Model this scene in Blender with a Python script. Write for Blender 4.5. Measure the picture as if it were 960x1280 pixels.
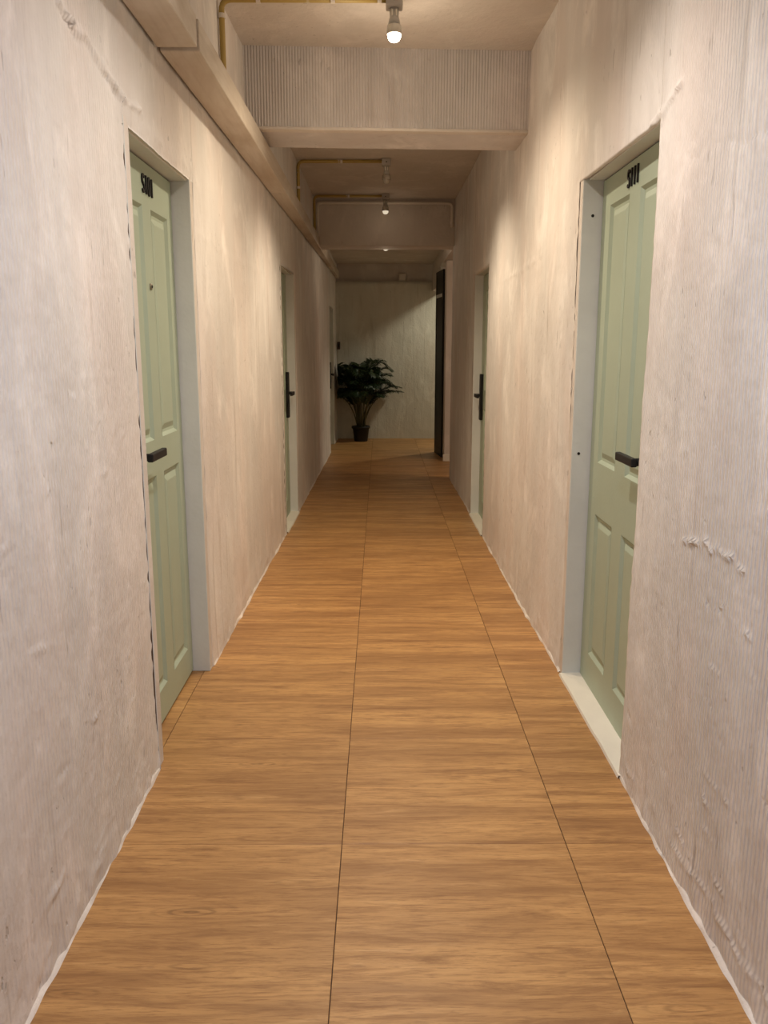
import bpy, bmesh, math, random
import numpy as np
from mathutils import Vector, Matrix

random.seed(7)
for o in list(bpy.data.objects):
    bpy.data.objects.remove(o)
scene = bpy.context.scene
COL = scene.collection

# ------------------------------------------------------------------ camera
F_PX = 1040.0
cam_data = bpy.data.cameras.new('camera')
cam = bpy.data.objects.new('camera', cam_data)
COL.objects.link(cam)
cam_data.sensor_fit = 'VERTICAL'
cam_data.sensor_height = 36.0
cam_data.lens = F_PX / 1280.0 * 36.0
cam_data.clip_start = 0.02
cam.location = (0, 0, 1.40)
cam.rotation_euler = (math.radians(90) - math.atan(208 / F_PX), 0, -math.atan(5 / F_PX))
scene.camera = cam

# ------------------------------------------------------------------ world and exposure
world = bpy.data.worlds.new('world')
scene.world = world
world.use_nodes = True
world.node_tree.nodes['Background'].inputs[0].default_value = (0.62, 0.66, 0.75, 1)
world.node_tree.nodes['Background'].inputs[1].default_value = 0.02
vs = scene.view_settings
vs.view_transform = 'Standard'
vs.look = 'None'
vs.exposure = 0.55
vs.gamma = 1.0
vs.use_curve_mapping = False

LAMP_WARM = (1.0, 0.82, 0.60)
LAMP_MILD = (1.0, 0.88, 0.78)
LAMP_COOL = (0.75, 0.83, 1.0)
P_LAMP_NEAR = 60.0      # unseen bulb above the photographer, cool to stand in for daylight
P_LAMP_DOORS = 42.0     # bulb between the two numbered doors, above the frame
P_LAMP_MAIN = 46.0      # bulb in view
P_LAMP_BEHIND = 55.0    # bulb hidden behind the ribbed beam
P_FAR_FILL = 1.5        # point fill at a far bulb, added to lift the far end
P_SIDE_ROOM = 56.0       # bulb in the side room by the end wall
P_ALCOVE = 40.0          # bulb in the side passage

# ------------------------------------------------------------------ material helpers
def new_mat(name):
    m = bpy.data.materials.new(name)
    m.use_nodes = True
    nt = m.node_tree
    return m, nt, nt.nodes['Principled BSDF']

def N(nt, typ, **kw):
    n = nt.nodes.new(typ)
    for k, v in kw.items():
        setattr(n, k, v)
    return n

def setin(node, name, val):
    node.inputs[name].default_value = val

def link(nt, a, b):
    nt.links.new(a, b)

def math_node(nt, op, a, b=None):
    n = N(nt, 'ShaderNodeMath', operation=op)
    for i, v in enumerate((a, b)):
        if v is None:
            continue
        if isinstance(v, (int, float)):
            n.inputs[i].default_value = v
        else:
            link(nt, v, n.inputs[i])
    return n.outputs[0]

def mix_col(nt, fac, a, b, mode='MIX'):
    n = N(nt, 'ShaderNodeMix', data_type='RGBA', blend_type=mode)
    if isinstance(fac, (int, float)):
        n.inputs[0].default_value = fac
    else:
        link(nt, fac, n.inputs[0])
    for i, v in ((6, a), (7, b)):
        if isinstance(v, tuple):
            n.inputs[i].default_value = v + (1,) if len(v) == 3 else v
        else:
            link(nt, v, n.inputs[i])
    return n.outputs[2]

def noise(nt, vec, scale, detail=3.0, rough=0.55, dist=0.0):
    n = N(nt, 'ShaderNodeTexNoise')
    setin(n, 'Scale', scale); setin(n, 'Detail', detail)
    setin(n, 'Roughness', rough); setin(n, 'Distortion', dist)
    link(nt, vec, n.inputs['Vector'])
    return n.outputs['Fac']

def scaled(nt, vec, s):
    n = N(nt, 'ShaderNodeVectorMath', operation='MULTIPLY')
    link(nt, vec, n.inputs[0]); n.inputs[1].default_value = s
    return n.outputs[0]

def ramp(nt, fac, p0, p1, c0=0.0, c1=1.0):
    n = N(nt, 'ShaderNodeMapRange')
    n.clamp = True
    setin(n, 'From Min', p0); setin(n, 'From Max', p1)
    setin(n, 'To Min', c0); setin(n, 'To Max', c1)
    link(nt, fac, n.inputs['Value'])
    return n.outputs[0]

def plaster(name, light, dark, rib_pitch=0.017, rib=1.0, board=0.0, rough=0.85, rib_y=None, streak=0.5, ribmin=0.04, fine_h=0.004):
    """painted concrete: combed vertical ribs, patchy wash, pits; object space = world"""
    m, nt, b = new_mat(name)
    tc = N(nt, 'ShaderNodeTexCoord').outputs['Object']
    sep = N(nt, 'ShaderNodeSeparateXYZ'); link(nt, tc, sep.inputs[0])
    u = math_node(nt, 'ADD', sep.outputs[0], sep.outputs[1])
    z = sep.outputs[2]
    big = noise(nt, tc, 1.3, 4)
    patch = ramp(nt, big, 0.40, 0.60)
    streaks = noise(nt, scaled(nt, tc, (7, 7, 0.55)), 1.0, 5, 0.6)
    st = ramp(nt, streaks, 0.38, 0.70)
    col = mix_col(nt, math_node(nt, 'MULTIPLY', patch, 0.55), light, dark)
    col = mix_col(nt, math_node(nt, 'MULTIPLY', st, streak), col, dark)
    cloud = noise(nt, scaled(nt, tc, (4, 4, 2.2)), 1.0, 6, 0.62, 0.6)
    col = mix_col(nt, ramp(nt, cloud, 0.52, 0.66, 0, 0.75), col, tuple(min(0.9, c * 1.12) for c in light))
    drip = noise(nt, scaled(nt, tc, (16, 16, 0.9)), 1.0, 4, 0.6)
    dripm = math_node(nt, 'MULTIPLY', ramp(nt, drip, 0.58, 0.70), ramp(nt, noise(nt, scaled(nt, tc, (1.6, 1.6, 1.0)), 1.0, 2), 0.46, 0.58))
    col = mix_col(nt, math_node(nt, 'MULTIPLY', dripm, 0.55 * min(1.0, streak * 2)), col, (dark[0] * 0.80, dark[1] * 0.76, dark[2] * 0.72))
    hue = noise(nt, scaled(nt, tc, (2.3, 2.3, 1.1)), 1.0, 2)
    col = mix_col(nt, ramp(nt, hue, 0.45, 0.62, 0, 0.6 * min(1.0, streak * 2)), col, mix_col(nt, 1.0, col, (1.02, 0.955, 0.93), 'MULTIPLY'))
    scr = noise(nt, scaled(nt, tc, (55, 55, 6)), 1.0, 2, 0.5, 0.8)
    scrm = math_node(nt, 'MULTIPLY', ramp(nt, scr, 0.68, 0.72), ramp(nt, noise(nt, tc, 2.7, 2), 0.50, 0.60))
    col = mix_col(nt, math_node(nt, 'MULTIPLY', scrm, 0.45), col, (dark[0] * 0.55, dark[1] * 0.5, dark[2] * 0.46))
    # chipped specks
    spk = noise(nt, scaled(nt, tc, (38, 38, 24)), 1.0, 2, 0.5)
    spkm = math_node(nt, 'MULTIPLY', ramp(nt, spk, 0.70, 0.74), ramp(nt, noise(nt, tc, 2.1, 2), 0.48, 0.60))
    col = mix_col(nt, math_node(nt, 'MULTIPLY', spkm, 0.5), col, tuple(c * 0.55 for c in dark))
    link(nt, col, b.inputs['Base Color'])
    setin(b, 'Roughness', rough)
    # relief
    wob = noise(nt, scaled(nt, tc, (3, 3, 0.6)), 1.0, 1)
    ph = math_node(nt, 'ADD', math_node(nt, 'MULTIPLY', u, 2 * math.pi / rib_pitch), math_node(nt, 'MULTIPLY', wob, 5.0))
    sn = math_node(nt, 'SINE', ph)
    mask = ramp(nt, noise(nt, scaled(nt, tc, (1.1, 1.1, 0.7)), 1.0, 3), 0.40, 0.56, ribmin, 1.0)
    if rib_y:
        mask = math_node(nt, 'MULTIPLY', mask, ramp(nt, u, rib_y[0], rib_y[1], 1.0, rib_y[2]))
    h = math_node(nt, 'MULTIPLY', math_node(nt, 'MULTIPLY', sn, mask), 0.0016 * rib)
    fine = noise(nt, tc, 46, 4, 0.6)
    h = math_node(nt, 'ADD', h, math_node(nt, 'MULTIPLY', fine, fine_h))
    med = noise(nt, scaled(nt, tc, (9, 9, 5)), 1.0, 4, 0.6)
    h = math_node(nt, 'ADD', h, math_node(nt, 'MULTIPLY', med, 0.010))
    h = math_node(nt, 'SUBTRACT', h, math_node(nt, 'MULTIPLY', math_node(nt, 'ADD', spkm, scrm), 0.003))
    if board:
        fr = math_node(nt, 'FRACT', math_node(nt, 'MULTIPLY', math_node(nt, 'ADD', u, math_node(nt, 'MULTIPLY', wob, 0.35)), 1 / board))
        h = math_node(nt, 'ADD', h, math_node(nt, 'MULTIPLY', ramp(nt, fr, 0.0, 0.14), 0.0022))
    bump = N(nt, 'ShaderNodeBump'); setin(bump, 'Strength', 0.75); setin(bump, 'Distance', 1.0)
    link(nt, h, bump.inputs['Height']); link(nt, bump.outputs[0], b.inputs['Normal'])
    return m

def paint(name, col, rough=0.45, var=0.08, bump=0.0006, bscale=60, metal=0.0, spec=0.5):
    m, nt, b = new_mat(name)
    tc = N(nt, 'ShaderNodeTexCoord').outputs['Object']
    n1 = noise(nt, tc, 5.0, 4)
    c = mix_col(nt, ramp(nt, n1, 0.3, 0.7), tuple(x * (1 - var) for x in col), tuple(min(1, x * (1 + var)) for x in col))
    link(nt, c, b.inputs['Base Color'])
    setin(b, 'Roughness', rough); setin(b, 'Metallic', metal); setin(b, 'Specular IOR Level', spec)
    if bump:
        bp = N(nt, 'ShaderNodeBump'); setin(bp, 'Strength', 0.5); setin(bp, 'Distance', 1.0)
        link(nt, math_node(nt, 'MULTIPLY', noise(nt, tc, bscale, 3), bump * 4), bp.inputs['Height'])
        link(nt, bp.outputs[0], b.inputs['Normal'])
    return m

def wood_tile_mat():
    m, nt, b = new_mat('oak vinyl tile')
    tc = N(nt, 'ShaderNodeTexCoord').outputs['Object']
    oi = N(nt, 'ShaderNodeObjectInfo')
    off = N(nt, 'ShaderNodeCombineXYZ')
    r = oi.outputs['Random']
    link(nt, math_node(nt, 'MULTIPLY', r, 37.0), off.inputs[0])
    link(nt, math_node(nt, 'MULTIPLY', r, 91.0), off.inputs[1])
    add = N(nt, 'ShaderNodeVectorMath', operation='ADD')
    link(nt, tc, add.inputs[0]); link(nt, off.outputs[0], add.inputs[1])
    v = add.outputs[0]
    broad = noise(nt, scaled(nt, v, (0.8, 7, 1)), 1.0, 5, 0.6, 0.5)
    streak = noise(nt, scaled(nt, v, (3.0, 30, 1)), 1.0, 8, 0.72, 0.6)
    fine = noise(nt, scaled(nt, v, (13, 150, 1)), 1.0, 4, 0.7)
    # cathedral figure: bands bent by a slow noise
    wv = N(nt, 'ShaderNodeTexWave', wave_type='RINGS', rings_direction='SPHERICAL')
    setin(wv, 'Scale', 1.0); setin(wv, 'Distortion', 3.0); setin(wv, 'Detail', 3.0); setin(wv, 'Detail Scale', 1.6)
    vo = N(nt, 'ShaderNodeTexVoronoi'); setin(vo, 'Scale', 1.0)
    vv = scaled(nt, v, (2.6, 11.0, 0.0))
    link(nt, vv, vo.inputs['Vector'])
    dist = vo.outputs['Distance']
    ring = math_node(nt, 'SINE', math_node(nt, 'ADD', math_node(nt, 'MULTIPLY', dist, 60.0), math_node(nt, 'MULTIPLY', streak, 10.0)))
    ringm = math_node(nt, 'MULTIPLY', ramp(nt, ring, 0.1, 1.0), ramp(nt, dist, 0.10, 0.34, 1.0, 0.0))
    ringm = math_node(nt, 'MULTIPLY', ringm, ramp(nt, noise(nt, scaled(nt, v, (1.7, 5.0, 1)), 1.0, 1), 0.50, 0.62))
    c0 = (0.560, 0.308, 0.112); c1 = (0.265, 0.124, 0.042); c2 = (0.670, 0.405, 0.170); c3 = (0.14, 0.064, 0.022)
    col = mix_col(nt, ramp(nt, broad, 0.40, 0.62), c0, mix_col(nt, 0.65, c0, c1))
    col = mix_col(nt, ramp(nt, streak, 0.48, 0.66, 0, 0.9), col, c1)
    col = mix_col(nt, ramp(nt, streak, 0.44, 0.28, 0, 0.6), col, c2)
    col = mix_col(nt, ramp(nt, fine, 0.50, 0.66, 0, 0.7), col, c1)
    col = mix_col(nt, math_node(nt, 'MULTIPLY', ringm, 0.55), col, c3)
    knot = ramp(nt, dist, 0.012, 0.05, 1.0, 0.0)
    knotm = math_node(nt, 'MULTIPLY', knot, ramp(nt, noise(nt, scaled(nt, v, (2.1, 4.0, 1)), 1.0, 1), 0.55, 0.6))
    col = mix_col(nt, math_node(nt, 'MULTIPLY', knotm, 0.8), col, c3)
    tint = math_node(nt, 'ADD', math_node(nt, 'MULTIPLY', r, 0.10), 0.95)
    hsv = N(nt, 'ShaderNodeHueSaturation'); link(nt, tint, hsv.inputs['Value']); link(nt, col, hsv.inputs['Color'])
    link(nt, hsv.outputs[0], b.inputs['Base Color'])
    link(nt, ramp(nt, streak, 0.3, 0.7, 0.36, 0.50), b.inputs['Roughness'])
    setin(b, 'Specular IOR Level', 0.45)
    bp = N(nt, 'ShaderNodeBump'); setin(bp, 'Strength', 0.35); setin(bp, 'Distance', 1.0)
    link(nt, math_node(nt, 'MULTIPLY', math_node(nt, 'ADD', fine, streak), -0.0012), bp.inputs['Height'])
    link(nt, bp.outputs[0], b.inputs['Normal'])
    return m

def emit_mat(name, col, strength):
    m = bpy.data.materials.new(name); m.use_nodes = True
    nt = m.node_tree; nt.nodes.clear()
    e = N(nt, 'ShaderNodeEmission'); out = N(nt, 'ShaderNodeOutputMaterial')
    e.inputs[0].default_value = col + (1,); e.inputs[1].default_value = strength
    link(nt, e.outputs[0], out.inputs[0])
    return m

def pipe_mat():
    m, nt, b = new_mat('yellow conduit, patchy white paint')
    tc = N(nt, 'ShaderNodeTexCoord').outputs['Object']
    n1 = noise(nt, scaled(nt, tc, (7, 7, 7)), 1.0, 3, 0.6)
    c = mix_col(nt, ramp(nt, n1, 0.60, 0.66), (0.42, 0.29, 0.075), (0.62, 0.56, 0.46))
    link(nt, c, b.inputs['Base Color']); setin(b, 'Roughness', 0.5)
    return m

def trunk_mat():
    m, nt, b = new_mat('stained white-washed timber')
    tc = N(nt, 'ShaderNodeTexCoord').outputs['Object']
    n1 = noise(nt, scaled(nt, tc, (3, 0.9, 3)), 1.0, 5, 0.6, 0.5)
    n2 = noise(nt, scaled(nt, tc, (60, 2.0, 60)), 1.0, 4, 0.6)
    c = mix_col(nt, ramp(nt, n1, 0.42, 0.68), (0.68, 0.61, 0.52), (0.46, 0.365, 0.265))
    c = mix_col(nt, ramp(nt, n2, 0.5, 0.75, 0, 0.3), c, (0.36, 0.27, 0.18))
    link(nt, c, b.inputs['Base Color']); setin(b, 'Roughness', 0.65)
    bp = N(nt, 'ShaderNodeBump'); setin(bp, 'Strength', 0.4); setin(bp, 'Distance', 1.0)
    link(nt, math_node(nt, 'MULTIPLY', n2, 0.002), bp.inputs['Height']); link(nt, bp.outputs[0], b.inputs['Normal'])
    return m

def leaf_mat():
    m, nt, b = new_mat('palm leaf')
    tc = N(nt, 'ShaderNodeTexCoord').outputs['Object']
    c = mix_col(nt, ramp(nt, noise(nt, tc, 9, 2), 0.35, 0.65), (0.010, 0.026, 0.008), (0.026, 0.052, 0.015))
    link(nt, c, b.inputs['Base Color']); setin(b, 'Roughness', 0.42)
    return m

M = {}
WALL_L, WALL_D = (0.80, 0.765, 0.725), (0.63, 0.59, 0.55)
M['plaster_left'] = plaster('combed painted plaster, left wall', WALL_L, WALL_D, rib=0.8, fine_h=0.003, rib_y=(1.2, 3.2, 0.15))
M['plaster_right'] = plaster('combed painted plaster, right wall', WALL_L, WALL_D, rib=2.1, ribmin=0.45, fine_h=0.0022, rib_y=(2.6, 3.6, 0.12))
M['plaster_end'] = plaster('board-marked painted plaster', (0.66, 0.65, 0.57), (0.54, 0.52, 0.44), rib=0.1, board=0.17)
M['plaster_plain'] = plaster('smooth painted plaster', (0.68, 0.62, 0.56), (0.58, 0.52, 0.46), rib=0.0, streak=0.15)
M['plaster_beam'] = plaster('ribbed painted beam', (0.68, 0.64, 0.615), (0.57, 0.53, 0.51), rib_pitch=0.0155, ribmin=0.35, rib=2.0, streak=0.35)
M['caulk'] = plaster('rough white filler', (0.80, 0.75, 0.68), (0.66, 0.60, 0.53), rib=0.0)
M['tile'] = wood_tile_mat()
M['screed'] = paint('dark tile joint', (0.09, 0.052, 0.028), 0.9)
M['door'] = paint('mint green door paint', (0.405, 0.475, 0.36), 0.48, 0.03, 0.0003, 90)
M['frame'] = paint('pale grey door frame paint', (0.68, 0.69, 0.66), 0.5, 0.05, 0.0005, 50)
M['sill'] = paint('white threshold paint', (0.80, 0.76, 0.66), 0.6, 0.05)
M['black'] = paint('black metal', (0.012, 0.011, 0.011), 0.5, 0.1, 0.0002, spec=0.3)
M['brass'] = paint('dull hook metal', (0.32, 0.30, 0.24), 0.35, 0.1, 0, metal=0.9)
M['grey'] = paint('grey painted box', (0.42, 0.39, 0.36), 0.5, 0.1)
M['white_pipe'] = paint('painted-over conduit', (0.74, 0.68, 0.60), 0.55, 0.06)
M['pipe'] = pipe_mat()
M['trunk'] = trunk_mat()
M['leaf'] = leaf_mat()
M['stem'] = paint('palm stem', (0.10, 0.09, 0.04), 0.6, 0.25)
M['soil'] = paint('potting soil', (0.02, 0.014, 0.01), 0.95, 0.3, 0.004, 40)
M['pot'] = paint('black plastic pot', (0.010, 0.009, 0.009), 0.5, 0.1)
M['holder'] = paint('translucent grey lamp holder', (0.50, 0.48, 0.44), 0.35, 0.06)
M['bulb_body'] = paint('silvered bulb body', (0.60, 0.59, 0.55), 0.22, 0.04, 0, metal=0.5)
M['glass_dark'] = paint('black door glass', (0.01, 0.01, 0.011), 0.12, 0.1, 0)
M['darkwood'] = paint('dark brown wood', (0.06, 0.03, 0.02), 0.5, 0.2)
M['crack_brown'] = paint('dark brown jamb side in the crack', (0.16, 0.105, 0.065), 0.9, 0.2)
M['lens_on'] = emit_mat('glowing bulb lens', (1.0, 0.90, 0.74), 16.0)
M['lens_glint'] = emit_mat('dim bulb lens', (1.0, 0.84, 0.62), 0.5)  # weak emission stands in for the glint on the far lenses
M['lens_off'] = paint('unlit bulb lens', (0.5, 0.46, 0.40), 0.2, 0.05, 0)

# ------------------------------------------------------------------ object helpers
def tag(o, label=None, cat=None, group=None, kind=None):
    if label: o['label'] = label
    if cat: o['category'] = cat
    if group: o['group'] = group
    if kind: o['kind'] = kind
    return o

def empty(name, loc=(0, 0, 0), rz=0.0):
    o = bpy.data.objects.new(name, None)
    COL.objects.link(o)
    o.location = loc; o.rotation_euler = (0, 0, rz)
    o.empty_display_size = 0.1
    return o

def obj_from_bm(name, bm, mat, parent=None, smooth=False):
    me = bpy.data.meshes.new(name)
    bmesh.ops.recalc_face_normals(bm, faces=bm.faces[:])
    bm.to_mesh(me); bm.free()
    me.materials.append(mat)
    if smooth:
        me.polygons.foreach_set('use_smooth', [True] * len(me.polygons))
    o = bpy.data.objects.new(name, me)
    COL.objects.link(o)
    if parent is not None:
        o.parent = parent
    return o

def obj_from_arrays(name, verts, faces, mat, parent=None, smooth=True):
    me = bpy.data.meshes.new(name)
    me.from_pydata(verts, [], faces)
    me.materials.append(mat)
    if smooth:
        me.polygons.foreach_set('use_smooth', [True] * len(me.polygons))
    me.update()
    o = bpy.data.objects.new(name, me)
    COL.objects.link(o)
    if parent is not None:
        o.parent = parent
    return o

def bm_box(bm, lo, hi, bev=0.0, seg=1):
    g = bmesh.ops.create_cube(bm, size=1.0)
    vs_ = g['verts']
    for v in vs_:
        v.co = Vector([lo[i] + (v.co[i] + 0.5) * (hi[i] - lo[i]) for i in range(3)])
    if bev > 0:
        es = list({e for v in vs_ for e in v.link_edges})
        bmesh.ops.bevel(bm, geom=es, offset=bev, segments=seg, profile=0.5, affect='EDGES')

def box(name, lo, hi, mat, parent=None, bev=0.0, seg=1):
    bm = bmesh.new(); bm_box(bm, lo, hi, bev, seg)
    return obj_from_bm(name, bm, mat, parent)

def bm_tube(bm, pts, r, n=10, caps=True):
    """round tube along a polyline; r number or list"""
    pts = [Vector(p) for p in pts]
    rings = []
    up = Vector((0.31, 0.17, 0.93))
    for i, p in enumerate(pts):
        if i == 0: t = pts[1] - pts[0]
        elif i == len(pts) - 1: t = pts[-1] - pts[-2]
        else: t = (pts[i + 1] - pts[i]).normalized() + (pts[i] - pts[i - 1]).normalized()
        t.normalize()
        a = t.cross(up)
        if a.length < 1e-3: a = t.cross(Vector((1, 0, 0)))
        a.normalize(); b = t.cross(a)
        rr = r[i] if isinstance(r, (list, tuple)) else r
        rings.append([bm.verts.new(p + a * rr * math.cos(2 * math.pi * k / n) + b * rr * math.sin(2 * math.pi * k / n)) for k in range(n)])
    for i in range(len(rings) - 1):
        for k in range(n):
            bm.faces.new((rings[i][k], rings[i][(k + 1) % n], rings[i + 1][(k + 1) % n], rings[i + 1][k]))
    if caps:
        bm.faces.new(rings[0][::-1]); bm.faces.new(rings[-1])

def bm_lathe(bm, prof, n=24, cen=(0, 0, 0)):
    rings = []
    for (r, z) in prof:
        if r < 1e-6:
            rings.append([bm.verts.new((cen[0], cen[1], cen[2] + z))])
        else:
            rings.append([bm.verts.new((cen[0] + r * math.cos(2 * math.pi * k / n), cen[1] + r * math.sin(2 * math.pi * k / n), cen[2] + z)) for k in range(n)])
    for i in range(len(rings) - 1):
        a, b = rings[i], rings[i + 1]
        for k in range(n):
            if len(a) == 1: bm.faces.new((a[0], b[k], b[(k + 1) % n]))
            elif len(b) == 1: bm.faces.new((a[k], a[(k + 1) % n], b[0]))
            else: bm.faces.new((a[k], a[(k + 1) % n], b[(k + 1) % n], b[k]))

# cheap 2-D value noise for plaster relief and ragged edges
_rng = np.random.RandomState(11)
_TAB = _rng.rand(256, 256) * 2 - 1
def vnoise(a, b, s, seed=0):
    a = np.asarray(a, float) * s + seed * 17.31 + 400; b = np.asarray(b, float) * s + seed * 5.77 + 400
    ia, ib = np.floor(a).astype(int), np.floor(b).astype(int)
    fa, fb = a - ia, b - ib
    fa = fa * fa * (3 - 2 * fa); fb = fb * fb * (3 - 2 * fb)
    t = lambda i, j: _TAB[i % 256, j % 256]
    return (t(ia, ib) * (1 - fa) + t(ia + 1, ib) * fa) * (1 - fb) + (t(ia, ib + 1) * (1 - fa) + t(ia + 1, ib + 1) * fa) * fb

# ------------------------------------------------------------------ plan of the corridor
def lerp_tab(tab):
    ys = [t[0] for t in tab]; xs = [t[1] for t in tab]
    return lambda y: np.interp(y, ys, xs)
XL = lerp_tab([(-3, -0.748), (3.4, -0.746), (4.7, -0.733), (6.5, -0.706), (10.5, -0.664), (12.8, -0.655)])
XR = lerp_tab([(-3, 0.790), (2.0, 0.790), (2.55, 0.797), (3.4, 0.788), (4.4, 0.773), (6.2, 0.767), (7.4, 0.764), (8.87, 0.750)])
YB, YE, ZC = -2.2, 12.77, 2.88
# door openings: (near Y, far Y, head Z, plane of the leaf)
D_L1 = (2.645, 3.445, 2.030, -0.818)
D_L2 = (6.200, 6.985, 1.962, -0.765)
D_L3 = (11.15, 12.00, 1.900, -0.715)
D_R1 = (2.535, 3.395, 2.025, 0.864)
D_R2 = (6.090, 6.900, 1.950, 0.832)
JW = 0.055            # visible width of the frame front

# raised plaster ridges on each wall: polylines in (y, z)
RIDGE_L = [([(2.13, 2.19), (2.20, 2.172), (2.24, 2.17), (2.333, 2.166), (2.44, 2.141), (2.54, 2.116), (2.63, 2.104), (2.80, 2.108)], 0.012, 0.024),
           ([(2.15, 2.165), (2.24, 2.148), (2.34, 2.144), (2.45, 2.118), (2.55, 2.094)], 0.008, -0.014),
           ([(3.45, 1.842), (3.75, 1.847), (4.3, 1.829), (5.1, 1.837), (6.1, 1.852)], 0.011, 0.005),
           ([(2.60, 2.078), (3.0, 2.074), (3.5, 2.078)], 0.030, 0.008),
           ([(1.66, 0.165), (1.76, 0.180)], 0.006, 0.006), ([(1.95, 0.115), (2.12, 0.118)], 0.006, 0.005),
           ([(2.20, 0.112), (2.36, 0.122)], 0.006, 0.005), ([(1.96, 0.30), (2.00, 0.31)], 0.006, 0.006),
           ([(1.90, 2.02), (1.93, 1.89), (1.90, 1.6), (1.93, 1.2)], 0.006, 0.003)]
RIDGE_R = [([(2.36, 2.078), (2.45, 2.065), (2.53, 2.045), (2.62, 2.038)], 0.013, 0.018),
           ([(4.10, 1.824), (4.49, 1.808), (4.88, 1.80), (5.42, 1.795)], 0.011, 0.006),
           ([(2.12, 0.904), (1.97, 0.925), (1.88, 0.929), (1.80, 0.933), (1.75, 0.92)], 0.006, 0.014),
           ([(2.28, 1.86), (2.08, 1.865), (1.92, 1.834), (1.6, 1.82)], 0.008, -0.004),
           ([(2.265, 2.4), (2.275, 1.87), (2.272, 1.61), (2.30, 1.40)], 0.006, -0.004),
           ([(2.371, 1.99), (2.335, 1.63), (2.351, 1.02), (2.27, 0.32), (2.25, 0.05)], 0.006, -0.005),
           ([(1.87, 0.379), (1.81, 0.374), (1.73, 0.379)], 0.006, 0.007),
           ([(2.05, 0.06), (1.85, 0.09), (1.6, 0.08), (1.3, 0.10)], 0.010, 0.006)]

_rk = random.Random(3)
for _lst in (RIDGE_L, RIDGE_R):                       # small chips and trowel nicks, mostly low down
    for _k in range(46):
        _y = _rk.uniform(1.25, 2.5); _z = 0.06 + 1.5 * _rk.random() ** 2.2; _l = _rk.uniform(0.015, 0.09)
        _lst.append(([(_y, _z), (_y + _l, _z + _rk.uniform(-.02, .02))], 0.005, _rk.choice((1, 1, -1)) * _rk.uniform(0.003, 0.008)))

def ridge_disp(Yg, Zg, ridges):
    out = np.zeros_like(Yg)
    jit = vnoise(Yg, Zg, 30, 3) * 0.010 + vnoise(Yg, Zg, 90, 4) * 0.005
    for pl, w, h in ridges:
        best = np.full_like(Yg, 9.0)
        for (a, b) in zip(pl[:-1], pl[1:]):
            a = np.array(a); b = np.array(b); d = b - a; L2 = float(d @ d)
            t = np.clip(((Yg - a[0]) * d[0] + (Zg - a[1]) * d[1]) / L2, 0, 1)
            dd = np.hypot(Yg - a[0] - t * d[0], Zg - a[1] - t * d[1] + jit)
            best = np.minimum(best, dd)
        amp = h * (0.75 + 0.6 * vnoise(Yg, Zg, 35, 8))
        out += 0.55 * amp * np.exp(-(best / (w * 0.8)) ** 2)
    return out

def wall_patch(V, Fc, xf, sgn, y0, y1, z0, z1, cell, ridges, seed, ragged=(False, False, False, False), back=0.13, extra=None, zlim=(9, 9), rk=1.0):
    """one grid patch of a wall running along Y; sgn = +1 when the room lies towards +X.
    ragged/back: (y0 edge, y1 edge, z0 edge, z1 edge) get a chipped outline and a return face"""
    ny = max(2, int(math.ceil((y1 - y0) / cell)) + 1); nz = max(2, int(math.ceil((z1 - z0) / cell)) + 1)
    ys = np.linspace(y0, y1, ny); zs = np.linspace(z0, z1, nz)
    Yg, Zg = np.meshgrid(ys, zs, indexing='ij')
    disp = (0.004 * vnoise(Yg, Zg * 0.6, 1.7, seed) + 0.0022 * vnoise(Yg, Zg * 0.5, 7, seed + 1)
            + 0.0007 * vnoise(Yg, Zg, 40, seed + 2) + ridge_disp(Yg, Zg, ridges))
    base = (Zg < 0.14) * (0.14 - Zg) / 0.14
    disp = disp + base * (0.004 * vnoise(Yg, Zg, 22, seed + 5) + 0.003)
    if extra is not None:
        disp = disp + extra(Yg, Zg)
    Yj, Zj = Yg.copy(), Zg.copy()
    rag = lambda a, s: 0.0045 * vnoise(a, a * 0 + s, 26, s) + 0.0025 * vnoise(a, a * 0 + s, 80, s)
    m0, m1 = (zs < zlim[0]) * rk, (zs < zlim[1]) * rk
    if ragged[0]: Yj[0, :] += m0 * rag(zs, 1); disp[0, :] += m0 * 0.004 * vnoise(zs, zs * 0, 30, 2)
    if ragged[1]: Yj[-1, :] += m1 * rag(zs, 2); disp[-1, :] += m1 * 0.004 * vnoise(zs, zs * 0, 30, 3)
    if ragged[2]: Zj[:, 0] += 0.3 * rag(ys, 3)
    Xg = xf(Yg) + sgn * disp
    b0 = len(V)
    V.extend(np.stack([Xg, Yj, Zj], -1).reshape(-1, 3).tolist())
    for i in range(ny - 1):
        r0 = b0 + i * nz
        for j in range(nz - 1):
            q = (r0 + j, r0 + nz + j, r0 + nz + j + 1, r0 + j + 1)
            Fc.append(q if sgn > 0 else q[::-1])
    def ret(idx):
        k0 = len(V)
        for k in idx:
            p = V[k]; V.append([p[0] - sgn * back, p[1], p[2]])
        for m_ in range(len(idx) - 1):
            Fc.append((idx[m_], idx[m_ + 1], k0 + m_ + 1, k0 + m_))
    if ragged[0]: ret([b0 + j for j in range(nz)])
    if ragged[1]: ret([b0 + (ny - 1) * nz + j for j in range(nz)])
    if ragged[2]: ret([b0 + i * nz for i in range(ny)])

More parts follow.
